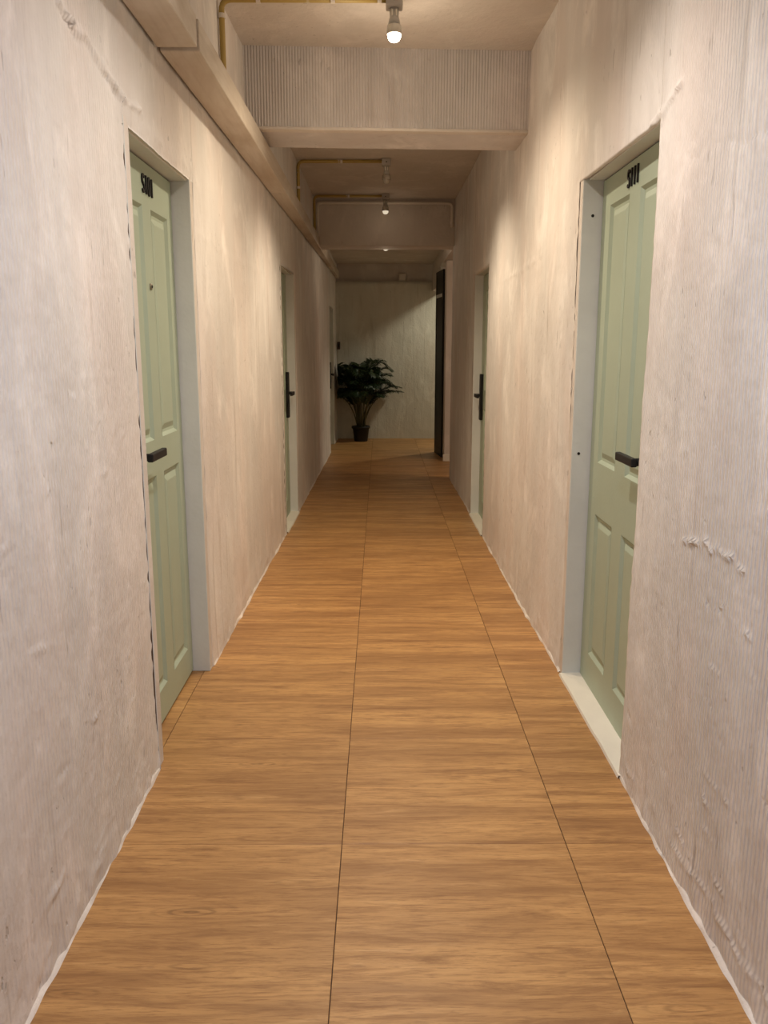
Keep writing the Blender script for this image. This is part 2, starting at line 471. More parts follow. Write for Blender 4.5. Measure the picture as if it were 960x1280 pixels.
# ------------------------------------------------------------------ left wall
V, Fc = [], []
def upper_left(Yg, Zg):
    return np.clip((Zg - 2.475) / 0.02, 0, 1) * np.interp(Yg, [0, 4.5, 7, 12.8], [0.050, 0.045, 0.045, 0.01])
edges = [YB, D_L1[0] - JW, D_L1[1] + JW, D_L2[0] - JW, D_L2[1] + JW, D_L3[0] - JW, D_L3[1] + JW, YE + 0.14]
for i in range(0, 7, 2):
    y0, y1 = edges[i], edges[i + 1]
    if i == 0:
        wall_patch(V, Fc, XL, 1, y0, 1.2, 0, ZC, 0.05, [], 1, extra=upper_left)
        wall_patch(V, Fc, XL, 1, 1.2, y1, 0, ZC, 0.0085, RIDGE_L, 1, (False, True, False, False), extra=upper_left, zlim=(9, D_L1[2]))
    else:
        wall_patch(V, Fc, XL, 1, y0, y1, 0, ZC, 0.013 if i == 2 else 0.03, RIDGE_L, 1, (True, i < 6, False, False), extra=upper_left,
                   zlim=({2: D_L1, 4: D_L2, 6: D_L3}[i][2], {2: D_L2, 4: D_L3, 6: D_L3}[i][2]))
for i, d in ((1, D_L1), (3, D_L2), (5, D_L3)):
    wall_patch(V, Fc, XL, 1, edges[i], edges[i + 1], d[2] + 0.004, ZC, 0.0085 if i == 1 else 0.03, RIDGE_L, 1, (False, False, True, False), back=0.012, extra=upper_left)
wl = obj_from_arrays('wall_left', V, Fc, M['plaster_left'])
tag(wl, 'left corridor wall of combed off-white plaster with three doorways', 'wall', kind='structure')

# ------------------------------------------------------------------ right wall
V, Fc = [], []
edges = [YB, D_R1[0], D_R1[1] + JW, D_R2[0], D_R2[1] + JW, 8.87]
wall_patch(V, Fc, XR, -1, YB, 1.2, 0, ZC, 0.05, [], 21)
wall_patch(V, Fc, XR, -1, 1.2, edges[1], 0, ZC, 0.0085, RIDGE_R, 21, (False, True, False, False), back=0.080, zlim=(9, D_R1[2]), rk=0.3)
wall_patch(V, Fc, XR, -1, edges[2], edges[3], 0, ZC, 0.013, RIDGE_R, 21, (True, True, False, False), zlim=(D_R1[2], D_R2[2]), rk=0.8)
wall_patch(V, Fc, XR, -1, edges[4], edges[5], 0, ZC, 0.03, RIDGE_R, 21, (True, True, False, False), back=0.16, zlim=(D_R2[2], 0))
wall_patch(V, Fc, XR, -1, edges[1], edges[2], D_R1[2] + 0.003, ZC, 0.0085, RIDGE_R, 21, (False, False, True, False), back=0.012)
wall_patch(V, Fc, XR, -1, edges[3], edges[4], D_R2[2] + 0.003, ZC, 0.03, RIDGE_R, 21, (False, False, True, False), back=0.012)
wr = obj_from_arrays('wall_right', V, Fc, M['plaster_right'])
tag(wr, 'right corridor wall of combed off-white plaster with two doorways', 'wall', kind='structure')

# ------------------------------------------------------------------ end wall, back wall, side passage walls
def grid_wall_y(name, y, x0, x1, z0, z1, cell, mat, label, face=-1):
    nx = int((x1 - x0) / cell) + 2; nz = int((z1 - z0) / cell) + 2
    xs = np.linspace(x0, x1, nx); zs = np.linspace(z0, z1, nz)
    Xg, Zg = np.meshgrid(xs, zs, indexing='ij')
    Yg = y + face * (0.004 * vnoise(Xg, Zg, 2, 31) + 0.002 * vnoise(Xg, Zg, 9, 32))
    verts = np.stack([Xg, Yg, Zg], -1).reshape(-1, 3).tolist()
    fcs = [(i * nz + j, (i + 1) * nz + j, (i + 1) * nz + j + 1, i * nz + j + 1) for i in range(nx - 1) for j in range(nz - 1)]
    bm = bmesh.new()
    vv = [bm.verts.new(v) for v in verts]
    for f in fcs: bm.faces.new([vv[k] for k in f])
    # give the slab thickness behind the face and a top ledge
    th = 0.14 * -face
    a = [vv[i * nz + nz - 1] for i in range(nx)]
    c = [bm.verts.new((v.co.x, y + th, v.co.z)) for v in a]
    for i in range(nx - 1): bm.faces.new((a[i], a[i + 1], c[i + 1], c[i]))
    o = obj_from_bm(name, bm, mat, None, True)
    if face > 0:
        pass
    tag(o, label, 'wall', kind='structure')
    return o
grid_wall_y('wall_end', YE, -0.80, 2.6, 0, 2.335, 0.05, M['plaster_end'], 'pale board-marked wall closing the far end of the corridor')
box('wall_end_upper', (-0.80, YE + 0.10, 2.30), (2.6, YE + 0.16, 2.95), M['plaster_plain'])
tag(bpy.data.objects['wall_end_upper'], 'shadowed recess of wall above the ledge at the corridor end', 'wall', kind='structure')
box('wall_back', (-1.0, YB - 0.10, 0), (1.1, YB, 2.95), M['plaster_plain'])
tag(bpy.data.objects['wall_back'], 'plain plaster wall behind the viewpoint', 'wall', kind='structure')

def swall(name, lo, hi, mat, label):
    return tag(box(name, lo, hi, mat, None, 0.004), label, 'wall', kind='structure')
swall('wall_pillar', (0.790, 10.20, 0), (2.6, 10.34, 2.39), M['plaster_plain'], 'pinkish narrow wall end beyond the right-hand corner with a white skirting')
swall('wall_pillar_side', (0.800, 10.34, 0), (0.90, 10.56, 2.39), M['plaster_plain'], 'short wall return beside the black door')
swall('wall_lintel', (0.765, 8.875, 2.392), (0.93, 11.08, 2.86), M['plaster_plain'], 'lintel over the side passage opening')
swall('wall_side_lintel', (0.78, 11.082, 2.19), (0.93, 12.76, 2.86), M['plaster_plain'], 'lintel over the side room opening by the end wall')
swall('wall_side', (2.6, 7.8, 0), (2.7, 12.93, 2.95), M['plaster_plain'], 'far wall of the side passage')
swall('wall_passage_near', (0.93, 7.8, 0), (2.598, 7.9, 2.95), M['plaster_plain'], 'near wall of the side passage')
swall('wall_passage_return', (0.915, 7.902, 0), (0.98, 8.868, 2.86), M['plaster_plain'], 'short wall behind the right corridor corner')

# ------------------------------------------------------------------ ceiling and beams
bm = bmesh.new()
bm_box(bm, (-1.0, YB - 0.1, ZC - 0.005), (1.0, 4.9, ZC + 0.09))
bm_box(bm, (-1.0, 4.9, ZC - 0.045), (1.0, 8.9, ZC + 0.09))
bm_box(bm, (-1.0, 8.9, 2.59), (0.78, 12.95, ZC + 0.09))
bm_box(bm, (0.78, 7.8, ZC - 0.03), (2.7, 12.95, ZC + 0.09))
tag(obj_from_bm('ceiling', bm, M['plaster_plain']), 'cream painted plaster ceiling crossed by beams', 'ceiling', kind='structure')

def beam(name, lo, hi, skew, label, fillet, mat):
    """ribbed front, smooth lower lip; skew shifts the right end along Y"""
    bm = bmesh.new()
    bm_box(bm, lo, hi, fillet, 2)
    for v in bm.verts:
        v.co.y += skew * (v.co.x - lo[0]) / (hi[0] - lo[0])
    o = obj_from_bm(name, bm, mat)
    return tag(o, label, 'ceiling beam', kind='structure')
b1 = beam('ceiling_beam', (-0.71, 4.545, 2.487), (0.79, 4.965, 2.90), 0.078, 'ribbed concrete beam crossing the ceiling just beyond the lit bulb', 0.006, M['plaster_beam'])
lip = bmesh.new(); bm_box(lip, (-0.70, 4.538, 2.482), (0.785, 4.60, 2.497), 0.003)
for v in lip.verts: v.co.y += 0.078 * (v.co.x + 0.71) / 1.5
lo_ = obj_from_bm('lower_edge', lip, M['plaster_plain'], b1)
b2 = beam('ceiling_beam', (-0.71, 8.735, 2.388), (0.80, 9.10, 2.90), 0.03, 'shaded smooth beam crossing the ceiling beyond the unlit bulbs', 0.006, M['plaster_plain'])

# ------------------------------------------------------------------ floor of separate vinyl tiles
floor = box('floor', (-1.0, YB, -0.10), (2.6, 12.90, -0.004), M['screed'])
tag(floor, 'oak-look vinyl tile floor running the length of the corridor', 'floor', kind='structure')
lanes = [(-1.0, -0.772), (-0.772, -0.110), (-0.110, 0.532), (0.532, 1.174), (1.174, 1.82), (1.82, 2.6)]
rows = [2.151 + 0.655 * k for k in range(-7, 18)]
_tile_mesh = {}
for li, (xa, xb) in enumerate(lanes):
    for k in range(len(rows) - 1):
        ya, yb = rows[k], min(rows[k + 1], 12.88)
        if yb - ya < 0.1: continue
        if li >= 4 and yb < 7.9: continue
        xbb = min(xb, 0.92) if (li == 3 and yb < 7.8) else xb
        w, l = xbb - xa - 0.0022, yb - ya - 0.0012
        key = (round(w, 3), round(l, 3))
        if key not in _tile_mesh:
            bm = bmesh.new(); bm_box(bm, (-w / 2, -l / 2, -0.004), (w / 2, l / 2, 0.0), 0.0008)
            me = bpy.data.meshes.new('floor_tile'); bm.to_mesh(me); bm.free(); me.materials.append(M['tile'])
            _tile_mesh[key] = me
        t = bpy.data.objects.new('floor_tile', _tile_mesh[key]); COL.objects.link(t)
        t.location = ((xa + xbb) / 2, (ya + yb) / 2, random.uniform(-0.0003, 0.0))
        t.parent = floor

# ------------------------------------------------------------------ ragged filler bead where the walls meet the floor
def bead(name, xf, sgn, spans, label):
    V, Fc = [], []
    for (y0, y1) in spans:
        n = int((y1 - y0) / 0.012) + 2
        ys = np.linspace(y0, y1, n)
        w = 0.0075 + 0.004 * vnoise(ys, ys * 0, 3.1, 5) + 0.004 * vnoise(ys, ys * 0, 17, 6)
        h = 0.009 + 0.006 * vnoise(ys, ys * 0, 4.3, 7) + 0.005 * vnoise(ys, ys * 0, 22, 9)
        w = np.clip(w, 0.003, 1); h = np.clip(h, 0.004, 1)
        b0 = len(V)
        xb = xf(ys)
        for i in range(n):
            x = xb[i]
            V.append((x - sgn * 0.02, ys[i], h[i] + 0.006)); V.append((x + sgn * 0.004, ys[i], h[i]))
            V.append((x + sgn * w[i] * 0.75, ys[i], h[i] * 0.45)); V.append((x + sgn * w[i], ys[i], 0.0))
        for i in range(n - 1):
            for j in range(3):
                a = b0 + i * 4 + j
                q = (a, a + 1, a + 5, a + 4)
                Fc.append(q[::-1] if sgn > 0 else q)
    o = obj_from_arrays(name, V, Fc, M['caulk'])
    return tag(o, label, 'skirting', kind='structure')
bead('baseboard_left', XL, 1, [(YB, D_L1[0] - JW - .01), (D_L1[1] + JW + .01, D_L2[0] - JW), (D_L2[1] + JW, D_L3[0] - JW), (D_L3[1] + JW, YE - 0.01)], 'ragged white filler line along the foot of the left wall')
bead('baseboard_right', XR, -1, [(YB, D_R1[0] - .005), (D_R1[1] + .03, D_R2[0]), (D_R2[1] + JW, 8.86)], 'ragged white filler line along the foot of the right wall')
box('baseboard_pillar', (0.775, 10.185, 0.0), (1.6, 10.199, 0.085), M['sill'], None, 0.003)
tag(bpy.data.objects['baseboard_pillar'], 'low white skirting at the foot of the narrow wall end', 'skirting', kind='structure')

# ------------------------------------------------------------------ doors
def panel_bm(y0, y1, z0, z1, sgn):
    """raised-and-fielded panel seen from the corridor; local x=0 is the leaf face, room towards sgn"""
    bm = bmesh.new()
    prof = [(0.0, 0.0005), (0.012, -0.011), (0.022, -0.012), (0.044, -0.003), (0.048, -0.0025)]
    rings = []
    for ins, dx in prof:
        rings.append([bm.verts.new((sgn * dx, y, z)) for (y, z) in ((y0 + ins, z0 + ins), (y1 - ins, z0 + ins), (y1 - ins, z1 - ins), (y0 + ins, z1 - ins))])
    for a, b in zip(rings[:-1], rings[1:]):
        for k in range(4):
            bm.faces.new((a[k], a[(k + 1) % 4], b[(k + 1) % 4], b[k]))
    bm.faces.new(rings[-1])
    return bm

def stroke(points, width, depth, sgn, y0, z0, flip):
    """flat letter stroke of given width as a thin raised solid; points in letter space (u right, v up)"""
    bm = bmesh.new()
    P = [Vector((p[0], p[1])) for p in points]
    left, right = [], []
    for i, p in enumerate(P):
        if i == 0: t = P[1] - P[0]
        elif i == len(P) - 1: t = P[-1] - P[-2]
        else: t = (P[i + 1] - P[i]).normalized() + (P[i] - P[i - 1]).normalized()
        t.normalize(); nrm = Vector((-t.y, t.x)) * width / 2
        left.append(p + nrm); right.append(p - nrm)
    def mk(q, d):
        return bm.verts.new((sgn * d, y0 + flip * q.x, z0 + q.y))
    lf = [mk(q, depth) for q in left]; rf = [mk(q, depth) for q in right]
    lb = [mk(q, 0.0003) for q in left]; rb = [mk(q, 0.0003) for q in right]
    for i in range(len(P) - 1):
        bm.faces.new((lf[i], lf[i + 1], rf[i + 1], rf[i]))
        bm.faces.new((lf[i], lb[i], lb[i + 1], lf[i + 1]))
        bm.faces.new((rf[i], rf[i + 1], rb[i + 1], rb[i]))
    bm.faces.new((lf[0], rf[0], rb[0], lb[0])); bm.faces.new((lf[-1], lb[-1], rb[-1], rf[-1]))
    return bm

def glyph(ch, w, h):
    if ch == '1':
        return [(w * .5, 0), (w * .5, h)]
    if ch == '0':
        return [(w / 2 + w * .44 * math.cos(a), h / 2 + h * .46 * math.sin(a)) for a in [math.pi / 2 + 2 * math.pi * k / 20 for k in range(21)]]
    pts = []
    r = h * .22
    for k in range(11):                      # upper bowl of the S
        a = math.radians(20 + 250 * k / 10)
        pts.append((w / 2 + w * .36 * math.cos(a), h - r - h * .05 + r * math.sin(a)))
    for k in range(1, 11):
        a = math.radians(90 - 250 * k / 10)
        pts.append((w / 2 + w * .36 * math.cos(a), r + h * .05 + r * math.sin(a)))
    return pts

def make_door(name, side, D, xwall, panels, handle, number, label, num_y=None, sill=False, near_front=True):
    """side 'L' or 'R'; D = (near, far, head, leaf plane); handle = (y of spindle, direction of lever along Y)"""
    sgn = 1 if side == 'L' else -1
    y0, y1, zh, xd = D
    root = empty(name, (xd, (y0 + y1) / 2, 0))
    yc = (y0 + y1) / 2
    tag(root, label, 'door', kind='structure')
    L0, L1 = y0 - yc, y1 - yc
    # leaf: stiles and rails around the panel openings, one solid piece
    bm = bmesh.new()
    zb, zt = 0.012, zh - 0.006
    ys = sorted({p[0] for p in panels} | {p[1] for p in panels})
    a0, a1 = L0 + 0.004, L1 - 0.006
    spans_y = [(a0, ys[0] - yc)] + [(ys[k] - yc, ys[k + 1] - yc) for k in range(len(ys) - 1)] + [(ys[-1] - yc, a1)]
    zs = sorted({p[2] for p in panels} | {p[3] for p in panels})
    spans_z = [(zb, zs[0])] + [(zs[k], zs[k + 1]) for k in range(len(zs) - 1)] + [(zs[-1], zt)]
    gy = [a0] + [y - yc for y in ys] + [a1]
    gz = [zb] + zs + [zt]
    T = 0.038
    holes = {(round(p[0] - yc, 4), round(p[2], 4)) for p in panels}
    vf = {}
    def vert(y, z, x):
        k = (round(y, 5), round(z, 5), round(x, 5))
        if k not in vf: vf[k] = bm.verts.new((x, y, z))
        return vf[k]
    for i in range(len(gy) - 1):
        for j in range(len(gz) - 1):
            if (round(gy[i], 4), round(gz[j], 4)) in holes: continue
            bm.faces.new([vert(y, z, 0) for y, z in ((gy[i], gz[j]), (gy[i + 1], gz[j]), (gy[i + 1], gz[j + 1]), (gy[i], gz[j + 1]))])
    bx = -sgn * T
    # back and rim
    c = [(gy[0], gz[0]), (gy[-1], gz[0]), (gy[-1], gz[-1]), (gy[0], gz[-1])]
    bk = [bm.verts.new((bx, y, z)) for y, z in c]
    bm.faces.new(bk)
    for (idx, seq) in ((0, [(y, gz[0]) for y in gy]), (1, [(gy[-1], z) for z in gz]), (2, [(y, gz[-1]) for y in gy[::-1]]), (3, [(gy[0], z) for z in gz[::-1]])):
        vsq = [vert(y, z, 0) for y, z in seq]
        bm.faces.new(vsq + [bk[(idx + 1) % 4], bk[idx]])
    leaf = obj_from_bm('door_leaf', bm, M['door'], root)
    for (pa, pb, pz0, pz1) in panels:
        obj_from_bm('panel', panel_bm(pa - yc, pb - yc, pz0, pz1, sgn), M['door'], leaf)
    # dark rebate behind the leaf edge
    # frame: two jambs and a head, fronts flush with the plaster
    def xl(y): return float(xwall(y)) - xd
    xf_far, xf_near = xl(y1), xl(y0)
    lo_x = -sgn * 0.05
    def jamb(nm, ya, yb, za, zb_, xfront):
        a, b = sorted((lo_x, xfront + sgn * (0.001 if nm == 'jamb' else -0.010)))
        o = box(nm, (a, ya, za), (b, yb, zb_), M['frame'], root, 0.002)
        o.data.materials.append(M['plaster_plain']); o.data.materials.append(M['crack_brown'])      # front plastered over with the wall; outer sides browned so the dirty crack reads dark
        for p in o.data.polygons:
            if p.normal.x * sgn > 0.9: p.material_index = 1
            elif nm == 'jamb' and p.normal.y * (1 if ya > 0 else -1) > 0.9: p.material_index = 2
        return o
    jf = jamb('jamb', L1, L1 + JW - 0.006, 0.0 if not sill else 0.0, zh + 0.030, xf_far)
    bm = bmesh.new()
    if near_front:
        jamb('jamb', L0 - JW + 0.007, L0, 0.0, zh + 0.030, xf_near)
    else:
        jamb('jamb', L0 - JW, L0, 0.0, zh + 0.030, 0.055 * -1 * 0.0 + sgn * 0.012)
    jamb('head', L0, L1, zh, zh + 0.030, min(xf_near, xf_far) if sgn > 0 else max(xf_near, xf_far))
    # thin stop bead that reads as the dark line around the leaf
    bm = bmesh.new()
    g = sgn * -0.006
    for (ya, yb, za, zb_) in ((L1 - 0.0055, L1, 0, zh), (L0, L0 + 0.0035, 0, zh), (L0, L1, zh - 0.0055, zh)):
        a, b = sorted((g, g - sgn * 0.03)); bm_box(bm, (a, ya, za), (b, yb, zb_))
    obj_from_bm('seal', bm, M['black'], root)
    if sill:
        bm = bmesh.new()
        xa = sgn * 0.0
        xb_ = max(abs(xf_near), abs(xf_far)) * sgn
        ny = 24
        top = []
        for k in range(ny + 1):
            y = L0 - 0.02 + (L1 + 0.02 - L0) * k / ny
            wob = 0.002 * float(vnoise(np.array([y]), np.array([0.0]), 9, 3)[0])
            xo = sgn * (abs(float(xwall(y + yc)) - xd) + 0.014 + wob)
            top.append((bm.verts.new((xa, y, 0.012)), bm.verts.new((xo - sgn * 0.003, y, 0.010)), bm.verts.new((xo, y, 0.0))))
        for k in range(ny):
            for j in range(2):
                bm.faces.new((top[k][j], top[k][j + 1], top[k + 1][j + 1], top[k + 1][j]))
        obj_from_bm('threshold', bm, M['sill'], root)
    # lock: tall narrow plate with a square lever standing off it
    hy, hd, hz = handle
    hb = bmesh.new()
    a, b = sorted((0.0, sgn * 0.024)); bm_box(hb, (a, hy - yc - 0.034, hz - 0.20), (b, hy - yc + 0.034, hz + 0.17), 0.006, 2)
    plate = obj_from_bm('lock_plate', hb, M['black'], root)
    lv = bmesh.new()
    bm_tube(lv, [(sgn * 0.020, hy - yc, hz), (sgn * 0.062, hy - yc, hz)], 0.013, 14)
    ya, yb = sorted((hy - yc - hd * 0.016, hy - yc + hd * 0.170))
    a, b = sorted((sgn * 0.048, sgn * 0.068)); bm_box(lv, (a, ya, hz - 0.015), (b, yb, hz + 0.013), 0.004, 2)
    obj_from_bm('lever', lv, M['black'], plate)
    if number:
        ny0, nz0, ch_w, ch_h, flip = num_y
        pitch = ch_w * 1.22
        for k, ch in enumerate(number):
            bmn = stroke(glyph(ch, ch_w, ch_h), 0.0088, 0.006, sgn, ny0 - yc + flip * pitch * k, nz0, flip)
            tag(obj_from_bm('numeral', bmn, M['black'], leaf), 'black cut-out character %s' % ch)
    return root

# the left doors read along +Y, the right doors along -Y
d1 = make_door('door_1', 'L', D_L1, XL, [(2.76, 3.015, 1.065, 1.875), (3.125, 3.360, 1.065, 1.875), (2.76, 3.015, 0.135, 0.935), (3.125, 3.360, 0.135, 0.935)],
               (2.752, 1, 1.035), 'S101', 'mint green four-panel door numbered S101 in the left wall', (3.020, 1.918, 0.030, 0.062, 1))
d2 = make_door('door_2', 'R', D_R1, XR, [(2.645, 2.905, 0.945, 1.915), (3.03, 3.275, 0.945, 1.915), (2.645, 2.905, 0.145, 0.735), (3.03, 3.275, 0.145, 0.735)],
               (2.630, 1, 1.035), 'S111', 'mint green four-panel door numbered S111 in the right wall', (3.055, 1.935, 0.028, 0.060, -1), sill=True, near_front=False)
d3 = make_door('door_3', 'L', D_L2, XL, [(6.32, 6.56, 1.05, 1.82), (6.65, 6.80, 1.05, 1.82), (6.32, 6.56, 0.15, 0.90), (6.65, 6.80, 0.15, 0.90)],
               (6.86, -1, 1.02), None, 'green door with black lock further along the left wall', sill=True)
d4 = make_door('door_4', 'R', D_R2, XR, [(6.20, 6.44, 1.05, 1.82), (6.54, 6.70, 1.05, 1.82), (6.20, 6.44, 0.15, 0.90), (6.54, 6.70, 0.15, 0.90)],
               (6.80, -1, 1.005), None, 'green door with black lock further along the right wall', sill=True, near_front=False)
d5 = make_door('door_5', 'L', D_L3, XL, [(11.27, 11.52, 1.0, 1.75), (11.62, 11.86, 1.0, 1.75), (11.27, 11.52, 0.15, 0.88), (11.62, 11.86, 0.15, 0.88)],
               (11.93, -1, 1.0), None, 'dim green door in the left wall nearest the palm')
# small round viewer between the upper panels of S101
bm = bmesh.new()
yh = 3.070 - (D_L1[0] + D_L1[1]) / 2
bm_tube(bm, [(0.0, yh, 1.606), (0.004, yh, 1.606), (0.006, yh, 1.606)], [0.012, 0.012, 0.009], 16)
pv = obj_from_bm('door_viewer', bm, M['brass'], d1)
bm = bmesh.new(); bm_tube(bm, [(0.006, yh, 1.606), (0.008, yh, 1.606)], 0.005, 12)
obj_from_bm('lens', bm, M['black'], pv)
# screw holes and strike marks in the far jamb of S111
yj = D_R1[1] - (D_R1[0] + D_R1[1]) / 2
for (dx, z) in ((-0.036, 1.895), (-0.048, 0.965)):
    bm = bmesh.new(); bm_tube(bm, [(dx, yj + 0.004, z), (dx, yj - 0.0015, z)], 0.006, 10)
    obj_from_bm('screw_hole', bm, M['black'], d2)

# black door standing beside the side room at the far end
root = empty('door_6', (0.800, 10.565, 0), math.atan2(0.545, -0.050))
tag(root, 'tall black metal door with a transom at the far right', 'door', kind='structure')
W = 0.545
bm = bmesh.new()
for (a, b, c, d) in ((0, 0.06, 0.0, 2.32), (W - 0.06, W, 0.0, 2.32), (0.06, W - 0.06, 0.0, 0.09), (0.06, W - 0.06, 2.26, 2.32)):
    bm_box(bm, (a, -0.025, c), (b, 0.025, d), 0.003)
obj_from_bm('door_frame', bm, M['black'], root)
box('pane', (0.06, -0.021, 0.09), (W - 0.06, 0.021, 2.0), M['black'], root)
box('pane', (0.06, -0.021, 2.03), (W - 0.06, 0.021, 2.26), M['black'], root)
box('transom_bar', (0.06, -0.03, 1.995), (W - 0.06, 0.03, 2.035), M['frame'], root, 0.002)

# ------------------------------------------------------------------ boxed timber duct along the top of the left wall
duct = empty('timber_duct', (-0.67, 0, 2.37))
tag(duct, 'cream and brown stained timber duct running high along the left wall', 'duct')
cuts = [YB + 0.02, 0.55, 3.03, 5.70, 8.33, 10.6, 12.74]
for a, b in zip(cuts[:-1], cuts[1:]):
    bm = bmesh.new()
    bm_box(bm, (-0.06, a + (0.018 if abs(a - 3.03) < .01 else 0.006), 0.0), (0.065, b - (0.018 if abs(b - 3.03) < .01 else 0.006), 0.100), 0.003)
    for v in bm.verts:                                   # the back follows the wall, a finger's breadth clear of its relief
        if v.co.x < 0: v.co.x = float(XL(v.co.y)) + 0.010 + 0.67
    obj_from_bm('duct_section', bm, M['trunk'], duct)

# ------------------------------------------------------------------ ceiling lamps
def ceiling_lamp(loc, zc, lens, label, power, spot_deg, color, soft=0.03, fill=0.0):
    x, y = loc
    root = empty('ceiling_lamp', (x, y, zc))
    tag(root, label, 'lamp', 'bare bulbs along the ceiling')
    bm = bmesh.new()
    bm_box(bm, (-0.036, -0.036, -0.055), (0.036, 0.036, -0.0005), 0.006, 2)
    jb = obj_from_bm('junction_box', bm, M['grey'], root)
    bm = bmesh.new(); bm_tube(bm, [(0.0, -0.037, -0.03), (0.0, -0.034, -0.03)], 0.005, 10)
    obj_from_bm('screw', bm, M['black'], jb)
    bm = bmesh.new()
    bm_lathe(bm, [(0.0, -0.055), (0.020, -0.055), (0.020, -0.090), (0.023, -0.100), (0.027, -0.118), (0.0, -0.118)], 20)
    hd = obj_from_bm('lamp_holder', bm, M['holder'], root, True)
    for k in (-1, 1):
        box('terminal_slot', (k * 0.009 - 0.003, -0.0222, -0.088), (k * 0.009 + 0.003, -0.018, -0.064), M['sill'], hd)
    bm = bmesh.new()
    bm_lathe(bm, [(0.0, -0.118), (0.027, -0.118), (0.030, -0.122), (0.033, -0.150), (0.033, -0.157), (0.029, -0.157), (0.0, -0.156)], 24)
    bl = obj_from_bm('bulb', bm, M['bulb_body'], root, True)
    bm = bmesh.new()
    bm_lathe(bm, [(0.0285, -0.1575), (0.0275, -0.170), (0.022, -0.180), (0.012, -0.186), (0.0, -0.188)], 20)
    obj_from_bm('lens', bm, lens, bl, True)
    if power:
        ld = bpy.data.lights.new('lamp_light', 'SPOT')
        ld.energy = power; ld.color = color; ld.spot_size = math.radians(spot_deg); ld.spot_blend = 0.85
        ld.shadow_soft_size = soft
        lo = bpy.data.objects.new('lamp_light', ld); COL.objects.link(lo)
        lo.location = (0, 0, -0.200); lo.parent = root
    if fill:
        ld = bpy.data.lights.new('lamp_fill', 'POINT')  # dome glow at the lit bulb, added ambient fill at the far ones
        ld.energy = fill; ld.color = color; ld.shadow_soft_size = 0.03
        lo = bpy.data.objects.new('lamp_fill', ld); COL.objects.link(lo)
        lo.location = (0, 0, -0.225); lo.parent = root
    return root

lamp0 = ceiling_lamp((0.05, 0.80), ZC - 0.005, M['lens_on'], 'unseen bulb on the ceiling above the viewpoint, its cool light standing in for daylight', P_LAMP_NEAR, 160, LAMP_COOL)
lamp7 = ceiling_lamp((0.06, 2.38), ZC - 0.005, M['lens_on'], 'lit bulb on the ceiling between the two numbered doors', P_LAMP_DOORS, 150, LAMP_MILD)
lamp1 = ceiling_lamp((0.063, 3.93), ZC - 0.005, M['lens_on'], 'brightly lit bulb hanging before the ribbed beam', P_LAMP_MAIN, 160, LAMP_WARM, fill=1.6)
lamp8 = ceiling_lamp((0.058, 5.43), ZC - 0.045, M['lens_on'], 'lit bulb hidden directly behind the ribbed beam', P_LAMP_BEHIND, 132, LAMP_WARM)
lamp2 = ceiling_lamp((0.052, 6.93), ZC - 0.045, M['lens_off'], 'unlit bulb on the ceiling behind the ribbed beam', 0, 0, LAMP_WARM)
lamp3 = ceiling_lamp((0.055, 8.47), ZC - 0.045, M['lens_glint'], 'bulb with a painted glint just before the shaded beam', 0, 150, LAMP_WARM, fill=0.14)
lamp4 = ceiling_lamp((0.063, 9.36), 2.59, M['lens_glint'], 'bulb with a painted glint seen beneath the shaded beam', 0, 150, LAMP_WARM, fill=P_FAR_FILL)
lamp5 = ceiling_lamp((1.65, 12.0), ZC - 0.03, M['lens_on'], 'bulb inside the side room by the end wall', P_SIDE_ROOM, 170, (1.0, 0.93, 0.72), soft=0.10)
lamp6 = ceiling_lamp((2.2, 8.5), ZC - 0.03, M['lens_on'], 'bulb inside the side passage on the right', P_ALCOVE, 170, (1.0, 0.80, 0.62))

# ------------------------------------------------------------------ conduits
def conduit(pts, r, mat, label, clips=(), nm='conduit'):
    root = empty(nm, pts[0])
    P0 = Vector(pts[0])
    tag(root, label, 'pipe', 'conduits feeding the bulbs')
    # round the corners
    Q = [Vector(pts[0])]
    for a, b, c in zip(pts[:-2], pts[1:-1], pts[2:]):
        a, b, c = Vector(a), Vector(b), Vector(c)
        d1, d2 = (a - b).normalized(), (c - b).normalized()
        rad = 0.045
        for k in range(7):
            t = k / 6
            Q.append((b + d1 * rad) * (1 - t) ** 2 + b * 2 * t * (1 - t) + (b + d2 * rad) * t ** 2)
    Q.append(Vector(pts[-1]))
    bm = bmesh.new(); bm_tube(bm, [q - P0 for q in Q], r, 12)
    obj_from_bm('tube', bm, mat, root, True)
    for (c, ax) in clips:
        bm = bmesh.new(); c = Vector(c) - P0
        ax = Vector(ax)
        bm_tube(bm, [c - ax * 0.009, c + ax * 0.009], r + 0.0035, 12)
        obj_from_bm('clip', bm, M['white_pipe'], root)
    return root
zc1, zc2 = ZC - 0.005, ZC - 0.045
def xlu(y): return float(XL(y)) + float(np.interp(y, [0, 4.5, 7, 12.8], [0.050, 0.045, 0.045, 0.01]))
x1 = xlu(3.93) + 0.016
conduit([(0.030, 3.93, zc1 - 0.020), (x1, 3.93, zc1 - 0.020), (x1, 3.93, 2.474)], 0.0125, M['pipe'], 'yellow conduit from the lit bulb down to the timber duct',
        [((-0.20, 3.93, zc1 - 0.020), (1, 0, 0)), ((-0.52, 3.93, zc1 - 0.020), (1, 0, 0)), ((0.0, 3.93, zc1 - 0.020), (1, 0, 0)), ((x1, 3.93, 2.79), (0, 0, 1))])
x2 = xlu(6.93) + 0.016
conduit([(0.018, 6.93, zc2 - 0.020), (x2, 6.93, zc2 - 0.020), (x2, 6.93, 2.474)], 0.0125, M['pipe'], 'yellow conduit from the unlit bulb down to the timber duct',
        [((-0.30, 6.93, zc2 - 0.020), (1, 0, 0)), ((x2, 6.93, 2.62), (0, 0, 1))])
x3 = xlu(8.47) + 0.016
